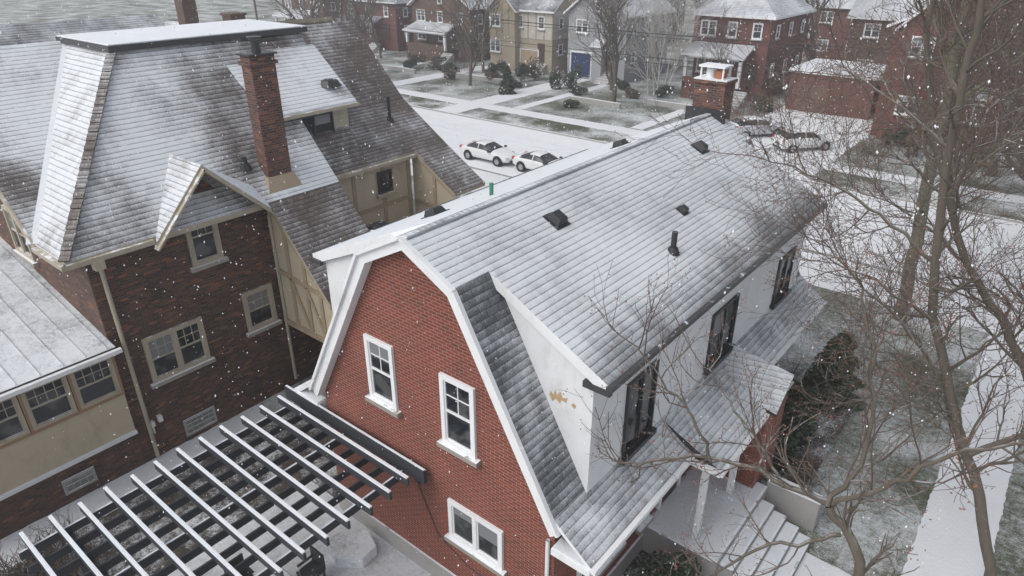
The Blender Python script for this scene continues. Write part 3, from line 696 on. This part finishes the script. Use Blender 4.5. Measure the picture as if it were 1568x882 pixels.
far_house('brick_house',-12.5,2.0,63,76,8.6,12.5,'gy',mFarBrick,mRoofFar,zb=1.0,wcols=3,chim=(-10.5,68,12),frontgable=(-11.8,-7.5),bay=(-6.5,-3.5))
far_house('brick_house',8,20,64,76,7.6,11.5,'hip',mFarBrick,mRoofFar,zb=1.0)
far_house('brick_house',-38.5,-34,84,96,7,10,'hip',mFarBrick2,mRoofFarD);far_house('brick_house',-22,-8,88,99,7.,10.5,'gx',mFarBrick2,mRoofFar)
for i in range(9):
    x=-150+i*17;far_house('brick_house',x,x+11,100+R.uniform(0,4),112,6.8,10.2+R.uniform(0,1),R.choice(['hip','gy','gx']),R.choice([mFarBrick,mFarBrick2,mTan]),R.choice([mRoofFar,mRoofFarD]))
far_house('grey_roof_house',-58,-46.5,10,24,5.6,9.8,'gy',mFarBrick2,mRoofFarD,chim=(-50.0,25.6,10.9))
far_house('brick_house',-80,-66,8,22,5.6,9.6,'gx',mFarBrick,mRoofFarD)
far_house('brick_house',-62,-50,28,32,5.,8.4,'gx',mFarBrick2,mRoofFar)
far_house('brick_house',-46.5,-37,14,25.5,5.2,9.2,'gx',mFarBrick2,mRoofFarD,chim=(-43,25,10.2))
ga=empty('brick_garage',(-17,70,0));w=MB();w.box((-21.5,68.5,0),(-14,76,3.5));mk('walls',w,mFarBrick,ga)
w=MB();w.box((-21.7,68.3,3.5),(-13.8,76.2,3.75));mk('roof_edge',w,mWhite,ga);w=MB();w.box((-21.65,68.35,3.752),(-13.85,76.15,3.85));mk('roof_snow',w,mSnow,ga)
w=MB();w.box((-20.6,68.44,.05),(-17.9,68.49,2.5))
for k in range(4): w.box((-20.6,68.41,.1+.6*k),(-17.9,68.439,.62+.6*k))
mk('garage_door',w,M_plain('garage_door_brown',(.14,.085,.06),.6,.2),ga,bevel=.01)
# ================================================================= CARS
def car(loc,ang,paint,kind='sedan'):
    e=empty('parked_car',loc)
    if kind=='sedan':
        S=[(-2.28,.62,.34,.56,.60,.45),(-2.15,.80,.24,.62,.70,.6),(-1.3,.88,.2,.80,.88,.66),(-.85,.9,.2,.86,.95,.66),(-.05,.9,.2,.9,1.40,.60),(.85,.9,.2,.92,1.42,.60),(1.65,.89,.2,.95,1.06,.62),(2.15,.84,.24,.92,.98,.62),(2.3,.7,.36,.8,.84,.5)]
        glass_seg=(3,6);ws=(3,5)
    else:
        S=[(-2.2,.66,.36,.66,.72,.5),(-2.05,.84,.26,.74,.84,.62),(-1.3,.9,.22,.92,1.0,.68),(-.95,.92,.22,.98,1.06,.68),(-.25,.92,.22,1.0,1.58,.64),(.7,.92,.22,1.02,1.62,.64),(1.75,.91,.22,1.05,1.55,.62),(2.12,.88,.26,1.05,1.15,.66),(2.2,.8,.34,.95,.99,.6)]
        glass_seg=(3,7);ws=(3,6)
    me=bpy.data.meshes.new('body');vs=[];fs=[];mi=[]
    for (x,hw,zb,zt,zr,wr) in S:
        half=[(hw*.88,zb),(hw,zb+.2),(hw,zt-.04),(hw*.97,zt),(wr,zr-.03),(wr*.55,zr)]
        ring=[(-y,z) for y,z in half]+[(y,z) for y,z in reversed(half)]
        vs+=[(x,y,z) for y,z in ring]
    k=12
    for i in range(len(S)-1):
        for a in range(k):
            b=(a+1)%k;fs.append((i*k+a,i*k+b,(i+1)*k+b,(i+1)*k+a))
            g=0
            if glass_seg[0]<=i<glass_seg[1] and a in (3,7): g=1
            if i in ws and a in (3,4,5,6,7): g=1
            mi.append(g)
    fs.append(tuple(range(k)));mi.append(0);fs.append(tuple((len(S)-1)*k+a for a in reversed(range(k))));mi.append(0)
    me.from_pydata(vs,[],fs);me.materials.append(paint);me.materials.append(mGlass)
    for p,m_ in zip(me.polygons,mi):p.material_index=m_;p.use_smooth=True
    o=bpy.data.objects.new('body',me);sc.collection.objects.link(o);o.parent=e
    ss=o.modifiers.new('s','SUBSURF');ss.levels=2;ss.render_levels=2
    def ch(name,mb,mat,sm=False): 
        q=mk(name,mb,mat,None,sm);q.parent=e
    t=MB();h=MB();ar=MB()
    for x in (-1.4,1.4):
        for s in (-1,1):
            t.tube([(x,s*.72,.33),(x,s*.93,.33)],[.33,.33],18,True);h.tube([(x,s*.925,.33),(x,s*.945,.33)],[.21,.19],12,True)
            ar.tube([(x,s*.70,.36),(x,s*.905,.36)],[.40,.40],18,True)
    ch('tyres',t,mTyre);ch('hubs',h,mHub);ch('wheel_arches',ar,mTyre)
    l=MB();r_=MB();d=MB()
    zt=.6 if kind=='sedan' else .72
    for s in (-1,1):
        l.box((-2.2,s*.62-.14,zt-.06),(-2.02,s*.62+.14,zt+.08))
        r_.box((2.08,s*.7-.12,zt+.16),(2.27 if kind=='sedan' else 2.2,s*.7+.12,zt+.34))
        d.box((-.75,s*.98-.09,.92),(-.6,s*.98+.07,1.04))
    d.box((-2.3,-.45,.3),(-2.2,.45,.46));d.box((2.2,-.5,.3),(2.28,.5,.42));d.box((2.22,-.25,.6),(2.31,.25,.72))
    ch('head_lamps',l,mLamp);ch('tail_lamps',r_,mRed);ch('mirrors_and_grille',d,mDark)
    b=MB()
    for s in (-1,1):
        b.beam((.42,s*.905,.93),(.42,s*.66,1.37 if kind=='sedan' else 1.55),.06,.03,(0,s,0))
    ch('pillars',b,paint)
    e.rotation_euler=(0,0,ang)
    return e
car((-32.2,37.2,0),math.pi,mCarW,'sedan')
car((-27.3,37.3,0),math.pi,mCarW,'sedan')
car((-19.8,56.6,0),math.radians(-128),mCarG,'suv');car((-15.4,54.8,0),math.radians(-128),mCarW,'suv')
# ================================================================= TREES
def rv3(rng,s): return V((rng.gauss(0,s),rng.gauss(0,s),rng.gauss(0,s)))
RM=.0065
def branch(mb,tw,p,d,r,L,lev,maxl,rng,up=.06,wob=.14,nch=3,ends=None,ratio=.66,rmin=RM):
    n=3 if lev>=3 else (4 if lev==2 else 6);path=[p.copy()];rad=[r];seg=L/n;d=d.normalized();nodes=[]
    for i in range(n):
        d=(d+rv3(rng,wob)+V((0,0,up))).normalized();p=p+d*seg;path.append(p.copy())
        rr=r*(1-.6*(i+1)/n);rad.append(max(rr,rmin*.8));nodes.append((p.copy(),d.copy(),rr))
    (mb if r>.022 else tw).tube(path,rad,6 if r>.08 else (4 if r>.022 else 3))
    if lev>=maxl:
        if ends is not None: ends.append(path[-1]);ends.append(path[-2])
        return
    for i,(q,dd,rr) in enumerate(nodes):
        if i<1 and lev>0: continue
        k=nch if i==n-1 else (1 if rng.random()<.8 else 2)
        for _ in range(k):
            ax=dd.cross(rv3(rng,1)).normalized();a=rng.uniform(.35,.95)
            nd=(dd*math.cos(a)+ax*math.sin(a))
            branch(mb,tw,q,nd,max(rr*rng.uniform(.55,.8),rmin),L*ratio*rng.uniform(.65,1.1),lev+1,maxl,rng,up,wob*1.1,2,ends,ratio,rmin)
def limbtree(name,limbs,mb_mat,tw_mat,seed,maxl=3,L0=1.6,buds=0,dens=1.,twigr=.022,up=.05,rmin=RM,zmin=2.6):
    rng=random.Random(seed);mb=MB();tw=MB();ends=[]
    for pts,r0,r1 in limbs:
        pts=[V(p) for p in pts];path=[]
        for i in range(len(pts)-1):
            a=pts[max(i-1,0)];b=pts[i];c=pts[i+1];e=pts[min(i+2,len(pts)-1)]
            for k in range(5):
                t=k/5;q=.5*((2*b)+(c-a)*t+(2*a-5*b+4*c-e)*t*t+(3*b-a-3*c+e)*t**3)
                path.append(q+rv3(rng,.03))
        path.append(pts[-1]);n=len(path);rad=[r0+(r1-r0)*i/(n-1) for i in range(n)]
        mb.tube(path,rad,9 if r0>.1 else 6)
        for i in range(2,n):
            if path[i].z<zmin and r0>.1: continue
            k=int(dens)+(1 if rng.random()<dens%1 else 0)
            for _ in range(k):
                dd=(path[i]-path[i-1]).normalized();ax=dd.cross(rv3(rng,1)).normalized();a=rng.uniform(.6,1.2)
                branch(mb,tw,path[i],dd*math.cos(a)+ax*math.sin(a),max(min(rad[i]*.5,.045),twigr*.7),L0*rng.uniform(.6,1.2),1,maxl,rng,up,.16,2,ends,.62,rmin)
    e=empty(name,tuple(V(limbs[0][0][0])));mk('trunk_and_limbs',mb,mb_mat,e,True);mk('twigs',tw,tw_mat,e)
    if buds and ends:
        b=MB()
        for _ in range(buds):
            c=rng.choice(ends)+rv3(rng,.05);u=rv3(rng,1).normalized()*.022;v=u.orthogonal().normalized()*.012
            b.poly([c-u,c+v,c+u,c-v])
        mk('clinging_buds',b,mBuds,e)
    return e
limbtree('bare_tree',[([(-.2,8.3,0),(-.3,8.6,3),(-.46,9,5.6),(-1.14,9,6.64)],.12,.06),
  ([(-1.14,9,6.64),(-1.83,9,6.69),(-3.06,9,6.55),(-4.28,9,5.75),(-4.9,9.1,5.4)],.05,.012),
  ([(-3.06,9,6.55),(-3.44,9,7.18),(-4.0,9,7.6),(-4.57,9,8.13)],.03,.01),
  ([(-1.83,9,6.69),(-2.6,9.6,6.9),(-3.4,10.4,6.9),(-4.2,11.2,6.8)],.03,.01),
  ([(-1.14,9,6.64),(-.9,9.3,7.6),(-1.2,9.8,8.8),(-1.6,10,9.8)],.045,.015),
  ([(-.9,9.0,6.2),(-1.6,8.7,5.8),(-2.3,8.4,5.0),(-2.8,8.2,4.2)],.035,.012),
  ([(-1.14,9,6.64),(-.4,9,7.6),(.2,9,8.4),(1.2,9.2,9.0)],.045,.015)],mBark,mTwig,3,maxl=2,L0=1.15,buds=1400,dens=.8,up=.12,rmin=.0045)
limbtree('bare_tree',[([(1.9,16,0),(.89,16,2.86),(-.37,16,5.2),(-1.35,16,8.16),(-1.74,16,11.5),(-1.87,16,13.3),(-1.9,16,15)],.13,.05),
  ([(-1.35,16,8.16),(-2.6,16,8.9),(-4.0,16.2,9.4),(-5.4,16.3,9.6)],.05,.015),
  ([(-.37,16,5.2),(-1.4,16.3,6.2),(-2.6,16.6,6.9),(-3.8,17,7.6)],.05,.015),
  ([(-.9,16,6.8),(-2.2,15.6,7.5),(-3.6,15.6,7.9)],.045,.012),
  ([(-1.6,16,10.5),(-3,16.4,11.3),(-4.4,17,11.8)],.04,.012),
  ([(.1,16,4.4),(-.8,15.4,5.0),(-1.8,15,5.2)],.045,.012),
  ([(.4,16,3.9),(1.6,16,5.4),(2.2,16,7.5),(2.5,16,10)],.07,.02)],mBark,mTwig,5,maxl=3,L0=1.8,buds=6500,dens=1.35,rmin=.006)
limbtree('bare_tree',[([(3,20,0),(.94,20,4.4),(-.99,20,6.85),(-2.86,20,10.8),(-3.4,20,14)],.14,.05),
  ([(-.99,20,6.85),(-2.4,20.3,7.6),(-4.2,20.6,8.0)],.055,.012),
  ([(.94,20,4.4),(-.6,20.6,5.2),(-2,21,5.6)],.05,.012),
  ([(.94,20,4.4),(1.2,20.5,8),(.9,21,12),(1,21,15)],.10,.04),
  ([(-1.8,20,8.6),(-1.0,20.4,10.2),(-.6,21,12.6)],.05,.015)],mBark,mTwig,8,maxl=3,L0=2.2,buds=9000,dens=1.5)
limbtree('bare_tree',[([(-3.1,30,0),(-3.43,30,4.6),(-3.8,30,11.2),(-4,30,16)],.27,.15),
  ([(-3.5,30,6.5),(-4.6,29.6,8.4),(-6.0,29.3,10)],.08,.03),([(-3.6,30,8.5),(-2.2,29.6,10.4),(-.6,29,12)],.1,.03),
  ([(-3.5,30,5.5),(-2.0,30,7.4),(0,30,9)],.09,.03),
  ([(-3.7,30,10),(-5.0,30.5,12),(-6,31,14)],.08,.03)],mBarkG,mTwig,11,maxl=3,L0=2.6,buds=8000,dens=1.3,rmin=.009)
limbtree('bare_tree',[([(1.5,33,0),(1.2,33,5),(.4,33,11),(0,33,17)],.24,.12),
  ([(1.2,33,5),(-1,33,8),(-3,33,10)],.1,.03),([(.8,33,8),(-1.4,33,11),(-4,33,13)],.1,.03),([(1,33,6),(2.5,32,9),(4,32,12)],.1,.03)],mBark,mTwig,14,maxl=3,L0=3.2,buds=8000,dens=1.7,rmin=.010)
def bgtree(name,base,h,r,seed,mat,tw=mTwig,maxl=4,lean=(0,0)):
    rng=random.Random(seed);mb=MB();t=MB()
    p=V(base);branch(mb,t,p,V((lean[0],lean[1],1)),r,h*.5,0,maxl,rng,.1,.06,4,None,.62,.012)
    e=empty(name,base);mk('trunk_and_limbs',mb,mat,e,True);mk('twigs',t,tw,e)
for i,(x,y,h,r,m) in enumerate([(-35.6,60,17,.26,mBark),(-53.5,58.5,15,.2,mBark),(-69,56,18,.3,mBark),(-62,49,16,.2,mBark),(-84,60,18,.35,mBark),(-7,60,15,.22,mBark),(0,49,16,.3,mBark),(-3,56,15,.3,mBark),(8,44,16,.3,mBark),(-24,84,18,.35,mBark),(-49,86,18,.35,mBark),(-66,88,18,.35,mBark),(-5,80,18,.3,mBark),(-39.5,66,13,.2,mBark),(-27,66,8,.12,mBark),(-77,66,14,.2,mBark),(-4.5,48.5,14,.22,mBark),(3.5,41,13,.2,mBark),(-72,92,18,.3,mBark),(-92,66,16,.3,mBark),(-58,66,14,.2,mBark),(-40,90,18,.3,mBark),(-14,84,17,.3,mBark)]):
    bgtree('bare_tree',(x,y,0),h,r,20+i,m,maxl=4)
for i in range(5):
    bgtree('birch_tree',(-35+i*.5,66.0+.4*(i%2),0),11+i,.09,60+i,mBirch,mBirch,3,((i-2)*.13,.05))
def shrub(name,c,rx,ry,h,n,size,mat,cone=False,seed=1,lobes=9):
    rng=random.Random(seed);mb=MB();c=V(c)
    L=[(rng.uniform(-.5,.5),rng.uniform(-.5,.5),rng.uniform(.25,.8),rng.uniform(.3,.5)) for _ in range(lobes)]
    for _ in range(n):
        if cone:
            z=rng.random()**1.2;a=rng.uniform(0,6.28);lay=.78+.22*math.sin(z*22+a*3);rr=(1-z)**.6*lay*rng.uniform(.5,1.)
            p=V((rx*rr*math.cos(a),ry*rr*math.sin(a),h*z))
        else:
            l=rng.choice(L);d=rv3(rng,1).normalized()*l[3]*rng.uniform(.6,1.08);p=V(((l[0]+d.x)*rx,(l[1]+d.y)*ry,max(.02,(l[2]+d.z*.8)*h)))
        u=rv3(rng,1).normalized();u.z*=.5;u=u*size*rng.uniform(.6,1.4);v=u.orthogonal().normalized()*size*.45
        q=c+p;mb.poly([q-u,q+v,q+u,q-v])
    e=empty(name,tuple(c));mk('foliage',mb,mat,e)
    s=MB();s.tube([c,c+V((.02,.02,h*.8))],[.05,.02],6)
    for k in range(6):
        a=k*1.05;s.tube([c,c+V((rx*.4*math.cos(a),ry*.4*math.sin(a),h*.6))],[.025,.008],4)
    mk('stems',s,mBark,e)
shrub('evergreen_conifer',(-3.7,22.2,0),1.2,1.2,2.7,7500,.10,mConif,True,4)
shrub('evergreen_shrub',(-4.1,18.3,0),1.1,1.6,1.5,5200,.07,mConif,False,5)
shrub('evergreen_shrub',(-4.3,20.3,0),.8,.8,1.3,2600,.07,mConif,False,6)
shrub('evergreen_shrub',(-4.2,11.0,0),1.0,1.2,1.5,5200,.06,mConif,False,7)
shrub('evergreen_conifer',(-47.2,57.5,0),1.1,1.1,2.8,2500,.16,mConif,True,8)
for i,(x,y,h) in enumerate([(-43.5,64.5,2.2),(-44.3,63.0,1.9),(-49.6,65.5,2.4),(-50.5,64,2.0),(-33,66,1.2),(-30,66.3,1.2),(-56,67,1.3),(-52,67,1.4),(-70,67,1.2),(-66.5,67,1.3),(-39,67,1.3),(-58,60,1.2),(-72,60,1.4),(-25,60,1.2),(-8,58,1.5),(-86,66,1.4),(-61,63,1.3),(-64,64,1.2),(-49,60.5,1.0),(-41,62,.9),(-36,64,1.1),(-23,66,1.4),(-10,60.5,1.6),(-5,60.8,1.4),(-75,56,1.2),(-81,58,1.4),(-53,62,1.2),(-55,64,1.5),(-67,62,1.2),(-69,64,1.5),(-27,62,1.1),(-38,56,.8)]):
    shrub('garden_shrub',(x,y,0),1.3,.9,h,1000,.13,mHedge if i%3==2 else mConif,False,30+i,5)
for (x0,x1,y) in ((-40,-34,58.5),(-58.5,-49,61.5),(-79,-64,60),(-33,-25,62)):
    e=empty('garden_wall',((x0+x1)/2,y,0));m=MB();m.box((x0,y,0),(x1,y+.3,.5));mk('wall',m,mKerb,e,bevel=.02)
def twigmass(name,x0,x1,y0,y1,h,n,seed):
    rng=random.Random(seed);tw=MB()
    for _ in range(n):
        p=V((rng.uniform(x0,x1),rng.uniform(y0,y1),0));d=V((rng.gauss(0,.35),rng.gauss(0,.35),1))
        branch(tw,tw,p,d,.014,h*rng.uniform(.6,1.),1,2,rng,.1,.2,2)
    e=empty(name,((x0+x1)/2,(y0+y1)/2,0));mk('twigs',tw,mTwig,e)
twigmass('bare_hedge',-17.5,-14.4,-.8,3.0,.9,420,3)
twigmass('bare_shrub',-5.2,-3.4,19.3,21.8,1.2,40,4)
twigmass('bare_shrub',-3.4,-2.6,16.2,18.2,.8,30,5)
twigmass('bare_shrub',-49,-46,66,68,1.6,40,6);twigmass('bare_shrub',-63,-60,64,67,1.8,60,7);twigmass('bare_shrub',-24,-22.4,60,66,1.6,60,8)
# ================================================================= UTILITY WIRES
up=empty('utility_pole',(-78,48.3,0));m=MB();m.tube([(-78,48.3,0),(-78,48.3,10.5)],[.16,.11],10,True);m.box((-78.1,47.2,9.6),(-77.9,49.4,9.75));mk('pole',m,mBark,up)
up=empty('utility_pole',(24,48.3,0));m=MB();m.tube([(24,48.3,0),(24,48.3,10.5)],[.16,.11],10,True);m.box((23.9,47.2,9.6),(24.1,49.4,9.75));mk('pole',m,mBark,up)
wr=MB()
for (y,z) in ((47.3,9.8),(48.3,9.9),(49.3,9.8),(48.4,8.2),(48.4,7.8)):
    wr.tube([(-78+102*t/20,y,z-4*1.6*(t/20)*(1-t/20)) for t in range(21)],[.026]*21,4)
mk('utility_wires',wr,mRubber)
rng=random.Random(99);fsn=MB()
for _ in range(6500):
    dist=5+38*rng.random()**.9;a=math.radians(39+90)+rng.uniform(-.72,.72);x=math.cos(a)*dist;y=math.sin(a)*dist
    z=14.2-dist*math.tan(rng.uniform(.02,.95));
    if z<.2: z=rng.uniform(.3,13)
    s=rng.uniform(.0035,.008)*(1+dist*.05);c=V((x,y,z));ax=[V((s,0,0)),V((0,s,0)),V((rng.uniform(-.6,.6)*s,rng.uniform(-.6,.6)*s,s*1.6))]
    i=len(fsn.v)
    for u in ax: fsn.v.append(tuple(c+u));fsn.v.append(tuple(c-u))
    for a_ in (0,1):
        for b_ in (2,3):
            for c_ in (4,5): fsn.f.append((i+a_,i+b_,i+c_))
mk('falling_snow',fsn,M_plain('snowflake',(.85,.87,.9),.9,.02))
hm=bpy.data.materials.new('snowfall_haze');hm.use_nodes=True;nt=hm.node_tree;nt.nodes.clear()
vo=nt.nodes.new('ShaderNodeVolumeScatter');vo.inputs['Density'].default_value=.0019;vo.inputs['Color'].default_value=(.93,.95,1,1);vo.inputs['Anisotropy'].default_value=.2
ou=nt.nodes.new('ShaderNodeOutputMaterial');nt.links.new(vo.outputs[0],ou.inputs['Volume'])
m=MB();m.box((-220,-30,-1),(120,260,32));hz=mk('snowfall_haze',m,hm)
# ================================================================= WORLD, SUN, CAMERA
wd=bpy.data.worlds.new('World');sc.world=wd;wd.use_nodes=True;nt=wd.node_tree;nt.nodes.clear()
sky=nt.nodes.new('ShaderNodeTexSky');sky.sky_type='NISHITA';sky.sun_disc=False;EL=math.radians(48);AZ=math.radians(200)
sky.sun_elevation=EL;sky.sun_rotation=AZ;sky.dust_density=3
hs=nt.nodes.new('ShaderNodeHueSaturation');hs.inputs['Saturation'].default_value=.3;hs.inputs['Value'].default_value=1.3
bgn=nt.nodes.new('ShaderNodeBackground');bgn.inputs[1].default_value=.15;o=nt.nodes.new('ShaderNodeOutputWorld')
nt.links.new(sky.outputs[0],hs.inputs['Color']);nt.links.new(hs.outputs[0],bgn.inputs[0]);nt.links.new(bgn.outputs[0],o.inputs[0])
sl=bpy.data.lights.new('sun','SUN');sl.energy=.8;sl.angle=math.radians(35);sl.color=(1,.97,.94)
so=bpy.data.objects.new('sun',sl);sc.collection.objects.link(so)
dirv=V((math.sin(AZ)*math.cos(EL),math.cos(AZ)*math.cos(EL),math.sin(EL)));so.rotation_euler=dirv.to_track_quat('Z','Y').to_euler();so.location=(0,0,40)
cam=bpy.data.cameras.new('camera');cam.lens=24;cam.sensor_width=36;cam.clip_end=2000;cam.clip_start=.1
co=bpy.data.objects.new('camera',cam);sc.collection.objects.link(co);co.location=(0,0,14.2);co.rotation_euler=(math.radians(90-26.7),0,math.radians(39));sc.camera=co
sc.view_settings.view_transform='Standard';sc.view_settings.look='None';sc.view_settings.exposure=0
